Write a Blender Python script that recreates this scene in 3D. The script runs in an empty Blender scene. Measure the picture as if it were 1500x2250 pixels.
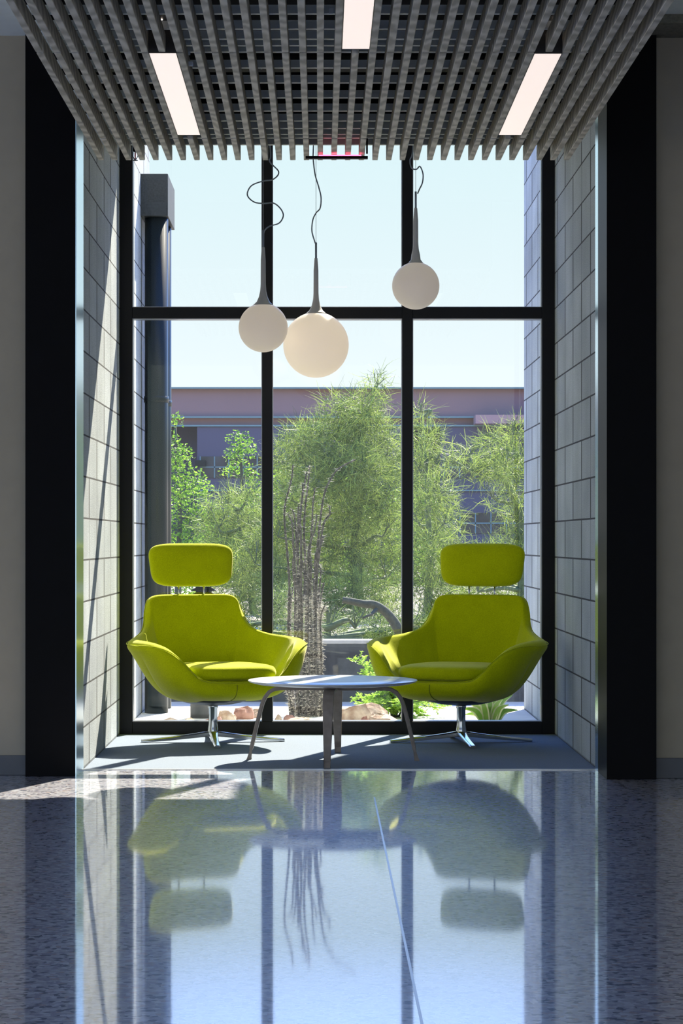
import bpy, math, random
import numpy as np
from mathutils import Vector, Matrix

random.seed(7); rng = np.random.default_rng(7)
scene = bpy.context.scene
COL = scene.collection
PI = math.pi

# ------------------------------------------------------------------ camera
F = 5200.0; PX, PY = 702.0, 1188.0; EYE = 1.11
cam_d = bpy.data.cameras.new('camera'); cam = bpy.data.objects.new('camera', cam_d); COL.objects.link(cam)
cam.location = (0, 0, EYE); cam.rotation_euler = (PI/2, 0, 0)
cam_d.sensor_fit = 'VERTICAL'; cam_d.sensor_height = 36.0; cam_d.sensor_width = 24.0
cam_d.lens = F/2250*36
cam_d.shift_x = (750-PX)/2250; cam_d.shift_y = (PY-1125)/2250
cam_d.clip_start = .1; cam_d.clip_end = 600
scene.camera = cam

# ------------------------------------------------------------------ world, sun, exposure
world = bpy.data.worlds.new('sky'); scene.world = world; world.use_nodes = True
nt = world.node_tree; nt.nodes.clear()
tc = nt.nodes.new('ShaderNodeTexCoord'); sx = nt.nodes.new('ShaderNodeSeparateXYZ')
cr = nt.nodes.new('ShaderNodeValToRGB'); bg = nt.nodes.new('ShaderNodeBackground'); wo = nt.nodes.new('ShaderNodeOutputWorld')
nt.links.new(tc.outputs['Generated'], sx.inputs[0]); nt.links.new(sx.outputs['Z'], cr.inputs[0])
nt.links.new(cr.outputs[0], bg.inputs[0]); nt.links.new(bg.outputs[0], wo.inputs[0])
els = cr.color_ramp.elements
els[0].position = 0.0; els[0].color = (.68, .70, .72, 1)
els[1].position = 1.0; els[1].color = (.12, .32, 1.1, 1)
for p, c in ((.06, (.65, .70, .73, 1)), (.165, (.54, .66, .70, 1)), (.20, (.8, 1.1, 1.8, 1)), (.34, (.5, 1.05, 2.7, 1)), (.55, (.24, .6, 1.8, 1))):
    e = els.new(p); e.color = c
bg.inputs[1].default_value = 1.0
sun_d = bpy.data.lights.new('sun', 'SUN'); sun = bpy.data.objects.new('sun', sun_d); COL.objects.link(sun)
sun_d.energy = 12.2; sun_d.angle = math.radians(.53); sun_d.color = (1.0, .9, .74)
SUN = Vector((-.364, -1.0, -.97))
sun.rotation_euler = SUN.to_track_quat('-Z', 'Y').to_euler(); sun.location = (5, 20, 15)
vs = scene.view_settings
scene.display_settings.display_device = 'sRGB'
vs.view_transform = 'Standard'; vs.look = 'None'; vs.gamma = 1; vs.use_curve_mapping = False; vs.exposure = 0.55
cy = scene.cycles
cy.max_bounces = 10; cy.diffuse_bounces = 5; cy.glossy_bounces = 5; cy.transmission_bounces = 8; cy.transparent_max_bounces = 24
cy.use_denoising = True; cy.caustics_reflective = True; cy.sample_clamp_indirect = 6.0

# ------------------------------------------------------------------ helpers
def at(px, py, d):
    """world point seen at photo pixel (px, py) at distance d along the view axis"""
    return Vector(((px-PX)*d/F, d, EYE+(PY-py)*d/F))

class MB:
    def __init__(s): s.v = []; s.f = []
    def add(s, verts, faces):
        b = len(s.v); s.v.extend([tuple(p) for p in verts]); s.f.extend([tuple(i+b for i in f) for f in faces]); return s
    def box(s, x0, x1, y0, y1, z0, z1):
        return s.add([(x0,y0,z0),(x1,y0,z0),(x1,y1,z0),(x0,y1,z0),(x0,y0,z1),(x1,y0,z1),(x1,y1,z1),(x0,y1,z1)],
                     [(3,2,1,0),(4,5,6,7),(0,1,5,4),(1,2,6,5),(2,3,7,6),(3,0,4,7)])
    def tube(s, pts, r, n=10, cap=True):
        pts = [Vector(p) for p in pts]; m = len(pts)
        rr = r if isinstance(r, (list, tuple)) else [r]*m
        up = None; base = len(s.v); ring = []
        for i in range(m):
            t = (pts[min(i+1,m-1)]-pts[max(i-1,0)])
            if t.length < 1e-9: t = Vector((0,0,1))
            t.normalize()
            if up is None:
                up = Vector((1,0,0)) if abs(t.x) < .8 else Vector((0,1,0))
            up = (up - t*up.dot(t))
            if up.length < 1e-6: up = t.orthogonal()
            up.normalize(); w = t.cross(up)
            for k in range(n):
                a = 2*PI*k/n
                s.v.append(tuple(pts[i]+(up*math.cos(a)+w*math.sin(a))*rr[i]))
        for i in range(m-1):
            for k in range(n):
                a = base+i*n+k; b = base+i*n+(k+1)%n
                s.f.append((a, b, b+n, a+n))
        if cap:
            s.f.append(tuple(base+k for k in range(n))[::-1]); s.f.append(tuple(base+(m-1)*n+k for k in range(n)))
        return s
    def lathe(s, prof, n=32, c=(0,0,0)):
        """prof: list of (r, z)"""
        base = len(s.v); m = len(prof)
        for r, z in prof:
            for k in range(n):
                a = 2*PI*k/n; s.v.append((c[0]+r*math.cos(a), c[1]+r*math.sin(a), c[2]+z))
        for i in range(m-1):
            for k in range(n):
                a = base+i*n+k; b = base+i*n+(k+1)%n
                s.f.append((a, b, b+n, a+n))
        s.f.append(tuple(base+k for k in range(n))[::-1]); s.f.append(tuple(base+(m-1)*n+k for k in range(n)))
        return s
    def sweep(s, rings):
        """rings: list of rings (same count) -> closed tube with caps"""
        base = len(s.v); n = len(rings[0])
        for r in rings: s.v.extend([tuple(p) for p in r])
        for i in range(len(rings)-1):
            for k in range(n):
                a = base+i*n+k; b = base+i*n+(k+1)%n
                s.f.append((a, b, b+n, a+n))
        s.f.append(tuple(base+k for k in range(n))[::-1]); s.f.append(tuple(base+(len(rings)-1)*n+k for k in range(n)))
        return s
    def build(s, name, mat, parent=None, smooth=False, bevel=0, seg=2, sub=0):
        me = bpy.data.meshes.new(name); me.from_pydata(s.v, [], s.f); me.update()
        return finish(name, me, mat, parent, smooth, bevel, seg, sub)

def finish(name, me, mat, parent=None, smooth=False, bevel=0, seg=2, sub=0):
    import bmesh
    if len(me.polygons) < 60000:
        bm = bmesh.new(); bm.from_mesh(me); bmesh.ops.recalc_face_normals(bm, faces=bm.faces); bm.to_mesh(me); bm.free()
    o = bpy.data.objects.new(name, me); COL.objects.link(o)
    if mat: me.materials.append(mat)
    if smooth or sub:
        me.polygons.foreach_set('use_smooth', [True]*len(me.polygons))
    if bevel:
        b = o.modifiers.new('bevel', 'BEVEL'); b.width = bevel; b.segments = seg; b.limit_method = 'ANGLE'
    if sub:
        m = o.modifiers.new('subdivision', 'SUBSURF'); m.levels = sub; m.render_levels = sub
    if parent: o.parent = parent
    return o

def np_mesh(name, V, Fq, mat, parent=None, smooth=False):
    """V (n,3) array, Fq (m,4) quads"""
    me = bpy.data.meshes.new(name)
    me.vertices.add(len(V)); me.vertices.foreach_set('co', V.astype(np.float32).ravel())
    k = Fq.shape[1]
    me.loops.add(Fq.size); me.loops.foreach_set('vertex_index', Fq.astype(np.int32).ravel())
    me.polygons.add(len(Fq)); me.polygons.foreach_set('loop_start', np.arange(0, Fq.size, k, dtype=np.int32))
    me.polygons.foreach_set('loop_total', np.full(len(Fq), k, dtype=np.int32))
    if smooth: me.polygons.foreach_set('use_smooth', np.ones(len(Fq), dtype=bool))
    me.update(calc_edges=True); me.validate()
    o = bpy.data.objects.new(name, me); COL.objects.link(o); me.materials.append(mat)
    if parent: o.parent = parent
    return o

def tag(o, label=None, cat=None, group=None, kind=None):
    if label: o['label'] = label
    if cat: o['category'] = cat
    if group: o['group'] = group
    if kind: o['kind'] = kind
    return o
def thing(name, label, cat, loc=(0,0,0), rz=0, group=None):
    o = bpy.data.objects.new(name, None); COL.objects.link(o); o.empty_display_size = .1
    o.location = loc; o.rotation_euler = (0,0,rz); return tag(o, label, cat, group)
def struct(o, label, cat='structure'):
    return tag(o, label, cat, None, 'structure')

def catmull(P, n, closed=False):
    P = [np.array(p, float) for p in P]; out = []; m = len(P)
    segs = m if closed else m-1
    for i in range(segs):
        if closed: a, b, c, d = P[(i-1)%m], P[i], P[(i+1)%m], P[(i+2)%m]
        else: a, b, c, d = P[max(i-1,0)], P[i], P[i+1], P[min(i+2,m-1)]
        for k in range(n):
            t = k/n
            out.append(.5*((2*b)+(-a+c)*t+(2*a-5*b+4*c-d)*t*t+(-a+3*b-3*c+d)*t**3))
    if not closed: out.append(P[-1])
    return out

# ------------------------------------------------------------------ materials
def newmat(name):
    m = bpy.data.materials.new(name); m.use_nodes = True; t = m.node_tree
    return m, t, t.nodes['Principled BSDF']
def setp(b, **k):
    names = {'rough': 'Roughness', 'metal': 'Metallic', 'ior': 'IOR', 'spec': 'Specular IOR Level', 'col': 'Base Color', 'tint': 'Specular Tint',
             'sheen': 'Sheen Weight', 'coat': 'Coat Weight', 'em': 'Emission Color', 'ems': 'Emission Strength', 'aniso': 'Anisotropic'}
    for a, v in k.items():
        if isinstance(v, tuple) and len(v) == 3: v = (*v, 1)
        b.inputs[names[a]].default_value = v
def plain(name, col, rough=.5, var=.08, nscale=12, bump=0, bscale=200, **k):
    m, t, b = newmat(name); setp(b, rough=rough, **k)
    tc = t.nodes.new('ShaderNodeTexCoord'); n = t.nodes.new('ShaderNodeTexNoise'); n.inputs['Scale'].default_value = nscale; n.inputs['Detail'].default_value = 5
    t.links.new(tc.outputs['Object'], n.inputs['Vector'])
    r = t.nodes.new('ShaderNodeValToRGB'); r.color_ramp.elements[0].position = .3; r.color_ramp.elements[1].position = .7
    r.color_ramp.elements[0].color = (*[c*(1-var) for c in col], 1); r.color_ramp.elements[1].color = (*[min(1, c*(1+var)) for c in col], 1)
    t.links.new(n.outputs['Fac'], r.inputs[0]); t.links.new(r.outputs[0], b.inputs['Base Color'])
    if bump:
        n2 = t.nodes.new('ShaderNodeTexNoise'); n2.inputs['Scale'].default_value = bscale; n2.inputs['Detail'].default_value = 3
        t.links.new(tc.outputs['Object'], n2.inputs['Vector'])
        bp = t.nodes.new('ShaderNodeBump'); bp.inputs['Strength'].default_value = bump; bp.inputs['Distance'].default_value = .004
        t.links.new(n2.outputs['Fac'], bp.inputs['Height']); t.links.new(bp.outputs[0], b.inputs['Normal'])
    return m

M = {}
M['black_metal'] = plain('black_metal', (.003,.003,.004), .45, .1, spec=.08)
M['frame_metal'] = plain('frame_metal', (.006,.006,.008), .4, .1, spec=.25)
M['frame_edge'] = plain('frame_edge', (.35,.37,.4), .3, .05, metal=.8)
M['wall_paint'] = plain('wall_paint', (.41,.36,.265), .8, .03, bump=.05)
M['ceiling_paint'] = plain('ceiling_paint', (.8,.86,.82), .8, .03)
M['tile_strip'] = plain('tile_strip', (.2,.19,.14), .9, .25, 60, bump=.4)
M['baseboard'] = plain('baseboard', (.11,.115,.12), .45, .05)
M['carpet'] = plain('carpet', (.165,.205,.27), .95, .16, 160, bump=.5, bscale=500)
M['strip'] = plain('strip', (.5,.5,.5), .3, .05, metal=.6)
M['chrome'] = plain('chrome', (.6,.62,.64), .12, .03, metal=1.0)
M['plate'] = plain('plate', (.05,.055,.07), .4, .1, metal=.3)
M['carrier'] = plain('carrier', (.85,.9,.86), .5, .05)
M['deck'] = plain('deck', (.008,.008,.008), .9, .3)
M['duct'] = plain('duct', (.05,.05,.048), .6, .2)
M['white_clip'] = plain('white_clip', (.7,.75,.78), .5, .03)
M['housing'] = plain('housing', (.03,.025,.02), .5, .1)
M['tabletop'] = plain('tabletop', (.62,.64,.66), .3, .03, coat=.3)
M['ply'] = plain('ply', (.30,.25,.21), .45, .15, 30)

M['neck'] = plain('neck', (.5,.48,.46), .4, .02)
M['cord'] = plain('cord', (.2,.23,.27), .5, .05)
M['globe'] = None
M['red_bulb'] = plain('red_bulb', (.5,.02,.05), .2, .05)
M['pipe'] = plain('pipe', (.012,.017,.019), .28, .15, 6, spec=.18)
M['gutter'] = plain('gutter', (.03,.034,.034), .55, .5, 90)
M['low_wall'] = plain('low_wall', (.075,.08,.09), .85, .25, 14, bump=.3, bscale=60)
M['cap'] = plain('cap', (.5,.5,.5), .8, .1, 14)
M['pavement'] = plain('pavement', (.62,.6,.57), .9, .06, 6)
M['gravel'] = plain('gravel', (.36,.3,.24), .95, .35, 25, bump=1, bscale=40)
M['building_up'] = plain('building_up', (.25,.155,.14), .9, .04, .3)
M['building_low'] = plain('building_low', (.10,.085,.115), .9, .04, .3)
M['building_trim'] = plain('building_trim', (.16,.24,.22), .6, .04, 1)
M['building_glass'] = plain('building_glass', (.03,.028,.03), .25, .9, .8)
M['building_pink_sunlit'] = plain('building_pink_sunlit', (.38,.24,.22), .9, .04, .3)  # pinkish roof box, its sunlit brightness put into the base colour
M['bark'] = plain('bark', (.05,.055,.035), .9, .4, 30, bump=.8, bscale=40)
M['bark_green'] = plain('bark_green', (.10,.13,.05), .8, .3, 20)
M['cane'] = plain('cane', (.10,.09,.088), .85, .85, 45, bump=1, bscale=120)
M['spine'] = plain('spine', (.62,.58,.52), .8, .5, 50)

def rock_mat(name, a, b_):
    m, t, b = newmat(name); setp(b, rough=.9)
    tc = t.nodes.new('ShaderNodeTexCoord'); n = t.nodes.new('ShaderNodeTexNoise'); n.inputs['Scale'].default_value = 14; n.inputs['Detail'].default_value = 8
    t.links.new(tc.outputs['Object'], n.inputs['Vector'])
    r = t.nodes.new('ShaderNodeValToRGB'); r.color_ramp.elements[0].position = .38; r.color_ramp.elements[1].position = .62
    r.color_ramp.elements[0].color = (*a, 1); r.color_ramp.elements[1].color = (*b_, 1)
    t.links.new(n.outputs['Fac'], r.inputs[0]); t.links.new(r.outputs[0], b.inputs['Base Color'])
    bp = t.nodes.new('ShaderNodeBump'); bp.inputs['Strength'].default_value = .8; bp.inputs['Distance'].default_value = .02
    t.links.new(n.outputs['Fac'], bp.inputs['Height']); t.links.new(bp.outputs[0], b.inputs['Normal'])
    return m
M['rock_red'] = rock_mat('rock_red', (.22,.10,.08), (.42,.24,.2))
M['rock_tan'] = rock_mat('rock_tan', (.30,.2,.15), (.52,.42,.34))

def fabric():
    m, t, b = newmat('lime_fabric'); setp(b, rough=.95, sheen=.35, spec=.1); b.inputs['Sheen Roughness'].default_value = .4; b.inputs['Sheen Tint'].default_value = (1,.85,.7,1); setp(b)
    tc = t.nodes.new('ShaderNodeTexCoord'); n = t.nodes.new('ShaderNodeTexNoise'); n.inputs['Scale'].default_value = 260; n.inputs['Detail'].default_value = 4
    t.links.new(tc.outputs['Object'], n.inputs['Vector'])
    n3 = t.nodes.new('ShaderNodeTexNoise'); n3.inputs['Scale'].default_value = 9; t.links.new(tc.outputs['Object'], n3.inputs['Vector'])
    ad = t.nodes.new('ShaderNodeMath'); ad.operation = 'MULTIPLY_ADD'; ad.inputs[1].default_value = .3
    t.links.new(n3.outputs['Fac'], ad.inputs[0]); t.links.new(n.outputs['Fac'], ad.inputs[2])
    r = t.nodes.new('ShaderNodeValToRGB'); r.color_ramp.elements[0].position = .45; r.color_ramp.elements[1].position = .85
    r.color_ramp.elements[0].color = (.42,.47,.001,1); r.color_ramp.elements[1].color = (.60,.66,.004,1)
    t.links.new(ad.outputs[0], r.inputs[0]); t.links.new(r.outputs[0], b.inputs['Base Color'])
    bp = t.nodes.new('ShaderNodeBump'); bp.inputs['Strength'].default_value = .35; bp.inputs['Distance'].default_value = .002
    t.links.new(n.outputs['Fac'], bp.inputs['Height']); t.links.new(bp.outputs[0], b.inputs['Normal'])
    return m
M['lime'] = fabric()
M['seam'] = plain('seam', (.2,.22,.005), .9, .1, 50)

def slat_mat():
    m, t, b = newmat('slat_wood'); setp(b, rough=.6, spec=.3)
    tc = t.nodes.new('ShaderNodeTexCoord'); mp = t.nodes.new('ShaderNodeMapping'); mp.inputs['Scale'].default_value = (3, .8, 3)
    oi = t.nodes.new('ShaderNodeObjectInfo')
    t.links.new(tc.outputs['Object'], mp.inputs['Vector'])
    off = t.nodes.new('ShaderNodeVectorMath'); off.operation = 'ADD'; sc = t.nodes.new('ShaderNodeMath'); sc.operation = 'MULTIPLY'; sc.inputs[1].default_value = 40
    t.links.new(oi.outputs['Random'], sc.inputs[0]); t.links.new(mp.outputs[0], off.inputs[0]); t.links.new(sc.outputs[0], off.inputs[1])
    w = t.nodes.new('ShaderNodeTexWave'); w.inputs['Scale'].default_value = 3.5; w.inputs['Distortion'].default_value = 9; w.inputs['Detail'].default_value = 3
    w.wave_type = 'RINGS'; t.links.new(off.outputs[0], w.inputs['Vector'])
    r = t.nodes.new('ShaderNodeValToRGB'); r.color_ramp.elements[0].color = (.42,.375,.28,1); r.color_ramp.elements[1].color = (.72,.66,.53,1)
    t.links.new(w.outputs['Fac'], r.inputs[0]); t.links.new(r.outputs[0], b.inputs['Base Color'])
    return m
M['slat'] = slat_mat()

def emis(name, col, s):
    m, t, b = newmat(name); setp(b, col=(.8,.8,.8), em=col, ems=s, rough=.6); return m
M['diffuser'] = emis('diffuser', (1.0,.84,.74), .60)
M['led'] = emis('led', (1.0,.85,.75), 3.0)
M['red_glow'] = emis('red_glow', (1.0,.08,.2), 3.0)

def brushed():
    m, t, b = newmat('brushed_steel'); setp(b, metal=1.0, rough=.3, col=(.62,.82,.92))
    tc = t.nodes.new('ShaderNodeTexCoord'); mp = t.nodes.new('ShaderNodeMapping'); mp.inputs['Scale'].default_value = (300,300,3)
    n = t.nodes.new('ShaderNodeTexNoise'); n.inputs['Scale'].default_value = 1; t.links.new(tc.outputs['Object'], mp.inputs[0]); t.links.new(mp.outputs[0], n.inputs['Vector'])
    mr = t.nodes.new('ShaderNodeMapRange'); mr.inputs['To Min'].default_value = .14; mr.inputs['To Max'].default_value = .28
    t.links.new(n.outputs['Fac'], mr.inputs['Value']); t.links.new(mr.outputs[0], b.inputs['Roughness'])
    return m
M['brushed'] = brushed()

def glass():
    m, t, b = newmat('window_glass'); t.nodes.remove(b)
    out = t.nodes['Material Output']; tr = t.nodes.new('ShaderNodeBsdfTransparent'); tr.inputs[0].default_value = (.95,.985,.975,1)
    gl = t.nodes.new('ShaderNodeBsdfGlossy'); gl.inputs['Roughness'].default_value = 0.0; gl.inputs[0].default_value = (.9,1,.95,1)
    fr = t.nodes.new('ShaderNodeFresnel'); fr.inputs[0].default_value = 1.5
    mx = t.nodes.new('ShaderNodeMixShader'); t.links.new(fr.outputs[0], mx.inputs[0]); t.links.new(tr.outputs[0], mx.inputs[1]); t.links.new(gl.outputs[0], mx.inputs[2])
    t.links.new(mx.outputs[0], out.inputs[0]); return m
M['glass'] = glass()

def block_mat():
    m, t, b = newmat('concrete_block'); setp(b, rough=.92, spec=.2)
    L = t.links
    tc = t.nodes.new('ShaderNodeTexCoord'); sp = t.nodes.new('ShaderNodeSeparateXYZ'); cb = t.nodes.new('ShaderNodeCombineXYZ')
    L.new(tc.outputs['Object'], sp.inputs[0]); L.new(sp.outputs['Y'], cb.inputs['X']); L.new(sp.outputs['Z'], cb.inputs['Y'])
    def brick(w, off, mort):
        n = t.nodes.new('ShaderNodeTexBrick'); n.offset = off; n.inputs['Scale'].default_value = 1; n.inputs['Brick Width'].default_value = w
        n.inputs['Row Height'].default_value = .2032; n.inputs['Mortar Size'].default_value = mort; n.inputs['Mortar Smooth'].default_value = .3
        n.inputs['Color1'].default_value = (0,0,0,1); n.inputs['Color2'].default_value = (1,1,1,1)
        L.new(cb.outputs[0], n.inputs['Vector']); return n
    b1 = brick(.812, .5, .018); b2 = brick(.406, 0, .012)
    c4 = t.nodes.new('ShaderNodeVectorMath'); c4.operation = 'MULTIPLY'; c4.inputs[1].default_value = (1, 4, 1); L.new(cb.outputs[0], c4.inputs[0])
    L.new(c4.outputs[0], b1.inputs['Vector']); b1.inputs['Row Height'].default_value = .8128; b2.inputs['Row Height'].default_value = 60
    b1.inputs['Mortar Smooth'].default_value = .1
    no = t.nodes.new('ShaderNodeTexNoise'); no.inputs['Scale'].default_value = 170; no.inputs['Detail'].default_value = 4; L.new(tc.outputs['Object'], no.inputs['Vector'])
    n2 = t.nodes.new('ShaderNodeTexNoise'); n2.inputs['Scale'].default_value = 2.2; n2.inputs['Detail'].default_value = 4; L.new(tc.outputs['Object'], n2.inputs['Vector'])
    r = t.nodes.new('ShaderNodeValToRGB'); r.color_ramp.elements[0].position = .3; r.color_ramp.elements[1].position = .7
    r.color_ramp.elements[0].color = (.31,.34,.36,1); r.color_ramp.elements[1].color = (.56,.60,.62,1)
    L.new(no.outputs['Fac'], r.inputs[0])
    mv = t.nodes.new('ShaderNodeMapRange'); mv.inputs['From Min'].default_value = .3; mv.inputs['From Max'].default_value = .7; mv.inputs['To Min'].default_value = .8; mv.inputs['To Max'].default_value = 1.1
    L.new(n2.outputs['Fac'], mv.inputs['Value'])
    bv = t.nodes.new('ShaderNodeMapRange'); bv.inputs['To Min'].default_value = .86; bv.inputs['To Max'].default_value = 1.08; L.new(b1.outputs['Color'], bv.inputs['Value'])
    mu = t.nodes.new('ShaderNodeMath'); mu.operation = 'MULTIPLY'; L.new(mv.outputs[0], mu.inputs[0]); L.new(bv.outputs[0], mu.inputs[1])
    vm = t.nodes.new('ShaderNodeVectorMath'); vm.operation = 'SCALE'; L.new(r.outputs[0], vm.inputs[0]); L.new(mu.outputs[0], vm.inputs['Scale'])
    # joints
    mm = t.nodes.new('ShaderNodeMix'); mm.data_type = 'RGBA'; L.new(b1.outputs['Fac'], mm.inputs[0]); L.new(vm.outputs[0], mm.inputs[6]); mm.inputs[7].default_value = (.07,.07,.07,1)
    hf = t.nodes.new('ShaderNodeMath'); hf.operation = 'MULTIPLY'; hf.inputs[1].default_value = .45; L.new(b2.outputs['Fac'], hf.inputs[0])
    m2 = t.nodes.new('ShaderNodeMix'); m2.data_type = 'RGBA'; L.new(hf.outputs[0], m2.inputs[0]); L.new(mm.outputs[2], m2.inputs[6]); m2.inputs[7].default_value = (.09,.09,.09,1)
    L.new(m2.outputs[2], b.inputs['Base Color'])
    ad = t.nodes.new('ShaderNodeMath'); ad.operation = 'MAXIMUM'; L.new(b1.outputs['Fac'], ad.inputs[0]); L.new(hf.outputs[0], ad.inputs[1])
    sb = t.nodes.new('ShaderNodeMath'); sb.operation = 'MULTIPLY_ADD'; sb.inputs[1].default_value = -2.0; L.new(ad.outputs[0], sb.inputs[0]); L.new(no.outputs['Fac'], sb.inputs[2])
    bp = t.nodes.new('ShaderNodeBump'); bp.inputs['Strength'].default_value = .6; bp.inputs['Distance'].default_value = .004
    L.new(sb.outputs[0], bp.inputs['Height']); L.new(bp.outputs[0], b.inputs['Normal'])
    return m
M['block'] = block_mat()

def terrazzo():
    m, t, b = newmat('terrazzo'); setp(b, rough=.34, ior=2.1, tint=(.55,.75,1.0), coat=1.0); b.inputs['Coat Roughness'].default_value = .045; b.inputs['Coat IOR'].default_value = 2.0; b.inputs['Coat Tint'].default_value = (.93,.96,1,1)
    L = t.links; tc = t.nodes.new('ShaderNodeTexCoord')
    v = t.nodes.new('ShaderNodeTexVoronoi'); v.inputs['Scale'].default_value = 62; L.new(tc.outputs['Object'], v.inputs['Vector'])
    sp = t.nodes.new('ShaderNodeSeparateColor'); L.new(v.outputs['Color'], sp.inputs[0])
    r = t.nodes.new('ShaderNodeValToRGB'); r.color_ramp.interpolation = 'CONSTANT'; E = r.color_ramp.elements
    E[0].position = 0; E[0].color = (.025,.02,.045,1); E[1].position = .13; E[1].color = (.42,.37,.42,1)
    for p, c in ((.38,(.62,.56,.56,1)),(.62,(.72,.66,.69,1)),(.8,(.58,.40,.33,1)),(.86,(.88,.84,.84,1))):
        e = E.new(p); e.color = c
    L.new(sp.outputs[0], r.inputs[0])
    v2 = t.nodes.new('ShaderNodeTexVoronoi'); v2.inputs['Scale'].default_value = 210; L.new(tc.outputs['Object'], v2.inputs['Vector'])
    s2 = t.nodes.new('ShaderNodeSeparateColor'); L.new(v2.outputs['Color'], s2.inputs[0])
    r2 = t.nodes.new('ShaderNodeValToRGB'); r2.color_ramp.elements[0].color = (.28,.24,.3,1); r2.color_ramp.elements[1].color = (.85,.8,.83,1); L.new(s2.outputs[1], r2.inputs[0])
    mx = t.nodes.new('ShaderNodeMix'); mx.data_type = 'RGBA'; mx.inputs[0].default_value = .2; L.new(r.outputs[0], mx.inputs[6]); L.new(r2.outputs[0], mx.inputs[7])
    L.new(mx.outputs[2], b.inputs['Base Color'])
    n = t.nodes.new('ShaderNodeTexNoise'); n.inputs['Scale'].default_value = 5; n.inputs['Detail'].default_value = 3; L.new(tc.outputs['Object'], n.inputs['Vector'])
    bp = t.nodes.new('ShaderNodeBump'); bp.inputs['Strength'].default_value = .06; bp.inputs['Distance'].default_value = .01
    L.new(n.outputs['Fac'], bp.inputs['Height']); L.new(bp.outputs[0], b.inputs['Normal'])
    return m
M['terrazzo'] = terrazzo()

def leaf(name, a, c, trans=.45, scale=14, rough=.55, island=False):
    m, t, b = newmat(name); setp(b, rough=rough, spec=.3); L = t.links; out = t.nodes['Material Output']
    tc = t.nodes.new('ShaderNodeTexCoord'); n = t.nodes.new('ShaderNodeTexNoise'); n.inputs['Scale'].default_value = scale; n.inputs['Detail'].default_value = 6
    L.new(tc.outputs['Object'], n.inputs['Vector'])
    r = t.nodes.new('ShaderNodeValToRGB'); r.color_ramp.elements[0].position = .35; r.color_ramp.elements[1].position = .65
    r.color_ramp.elements[0].color = (*a, 1); r.color_ramp.elements[1].color = (*c, 1); L.new(n.outputs['Fac'], r.inputs[0])
    if island:
        g = t.nodes.new('ShaderNodeNewGeometry'); mxx = t.nodes.new('ShaderNodeMath'); mxx.operation = 'MULTIPLY_ADD'; mxx.inputs[1].default_value = .55
        ad = t.nodes.new('ShaderNodeMath'); ad.operation = 'MULTIPLY_ADD'; ad.inputs[1].default_value = .9; ad.inputs[2].default_value = -.22
        L.new(n.outputs['Fac'], ad.inputs[0]); L.new(g.outputs['Random Per Island'], mxx.inputs[0]); L.new(ad.outputs[0], mxx.inputs[2]); L.new(mxx.outputs[0], r.inputs[0])
        r.color_ramp.elements[0].position = .25; r.color_ramp.elements[1].position = .85
    L.new(r.outputs[0], b.inputs['Base Color'])
    tr = t.nodes.new('ShaderNodeBsdfTranslucent'); L.new(r.outputs[0], tr.inputs[0])
    mx = t.nodes.new('ShaderNodeMixShader'); mx.inputs[0].default_value = trans; L.new(b.outputs[0], mx.inputs[1]); L.new(tr.outputs[0], mx.inputs[2]); L.new(mx.outputs[0], out.inputs[0])
    return m
M['twig'] = leaf('twig', (.025,.06,.01), (.46,.58,.12), .38, 5, island=True)
M['twig_dark'] = leaf('twig_dark', (.02,.05,.01), (.28,.38,.10), .35, 5, island=True)
M['leaf_green'] = leaf('leaf_green', (.03,.12,.01), (.34,.56,.06), .5, 3, island=True)
M['leaf_bright'] = leaf('leaf_bright', (.22,.42,.04), (.55,.75,.15), .5, 9, island=True)
M['globe'] = leaf('opal_glass', (.84,.79,.72), (.86,.81,.74), .5, 2, .35)
setp(M['globe'].node_tree.nodes['Principled BSDF'], em=(1.0,.86,.76), ems=.14)
M['agave'] = leaf('agave', (.35,.55,.10), (.55,.75,.2), .5, 9)
M['agave_edge'] = leaf('agave_edge', (.8,.8,.5), (.9,.9,.6), .5, 9)

# ================================================================== SETTING
def B(name, mat, *boxes, parent=None, bevel=0, **k):
    m = MB()
    for b in boxes: m.box(*b)
    return m.build(name, mat, parent, bevel=bevel, **k)

XL, XR = -1.146, 1.347         # alcove walls
DF, DW, DE = 11.48, 13.56, 15.93    # alcove front, window, outer wall end
DLL, DRR = 11.20, 11.06        # faces of the left / right lobby wall
HEAD = 3.43

fl = B('floor', M['terrazzo'], (-9, 7, -5, DF-.012, -.12, 0)); struct(fl, 'polished speckled terrazzo lobby floor', 'floor')
# thin joint strip running away in the terrazzo
js = MB(); p0 = at(822, 1752, 0); 
def floor_pt(px, py):
    d = EYE*F/(py-PY); return Vector(((px-PX)*d/F, d, 0))
a_, b_ = floor_pt(822, 1752), floor_pt(927, 2250); dirn = (b_-a_).normalized(); c_ = a_+dirn*12; w = Vector((dirn.y,-dirn.x,0))*.0035
js.add([a_-w, a_+w, c_+w, c_-w, *(p+Vector((0,0,.0008)) for p in (a_-w, a_+w, c_+w, c_-w))], [(4,5,6,7),(0,1,5,4),(1,2,6,5),(2,3,7,6),(3,0,4,7)])
struct(js.build('trim_1', M['strip']), 'thin pale joint strip running through the terrazzo', 'trim')
cp = B('floor_alcove', M['carpet'], (XL, XR, DF, DW+.02, -.1, .001)); struct(cp, 'grey carpet in the window alcove', 'floor')
struct(B('trim_2', M['strip'], (XL, XR, DF-.035, DF, -.02, .004)), 'light metal threshold strip between carpet and terrazzo', 'trim')
struct(B('wall_alcove_left', M['block'], (XL-.3, XL, DF, DE, -.3, 4.6)), 'concrete block wall on the left of the alcove', 'wall')
struct(B('wall_alcove_right', M['block'], (XR, XR+.3, DF, 15.60, -.3, 4.6)), 'concrete block wall on the right of the alcove', 'wall')
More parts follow.
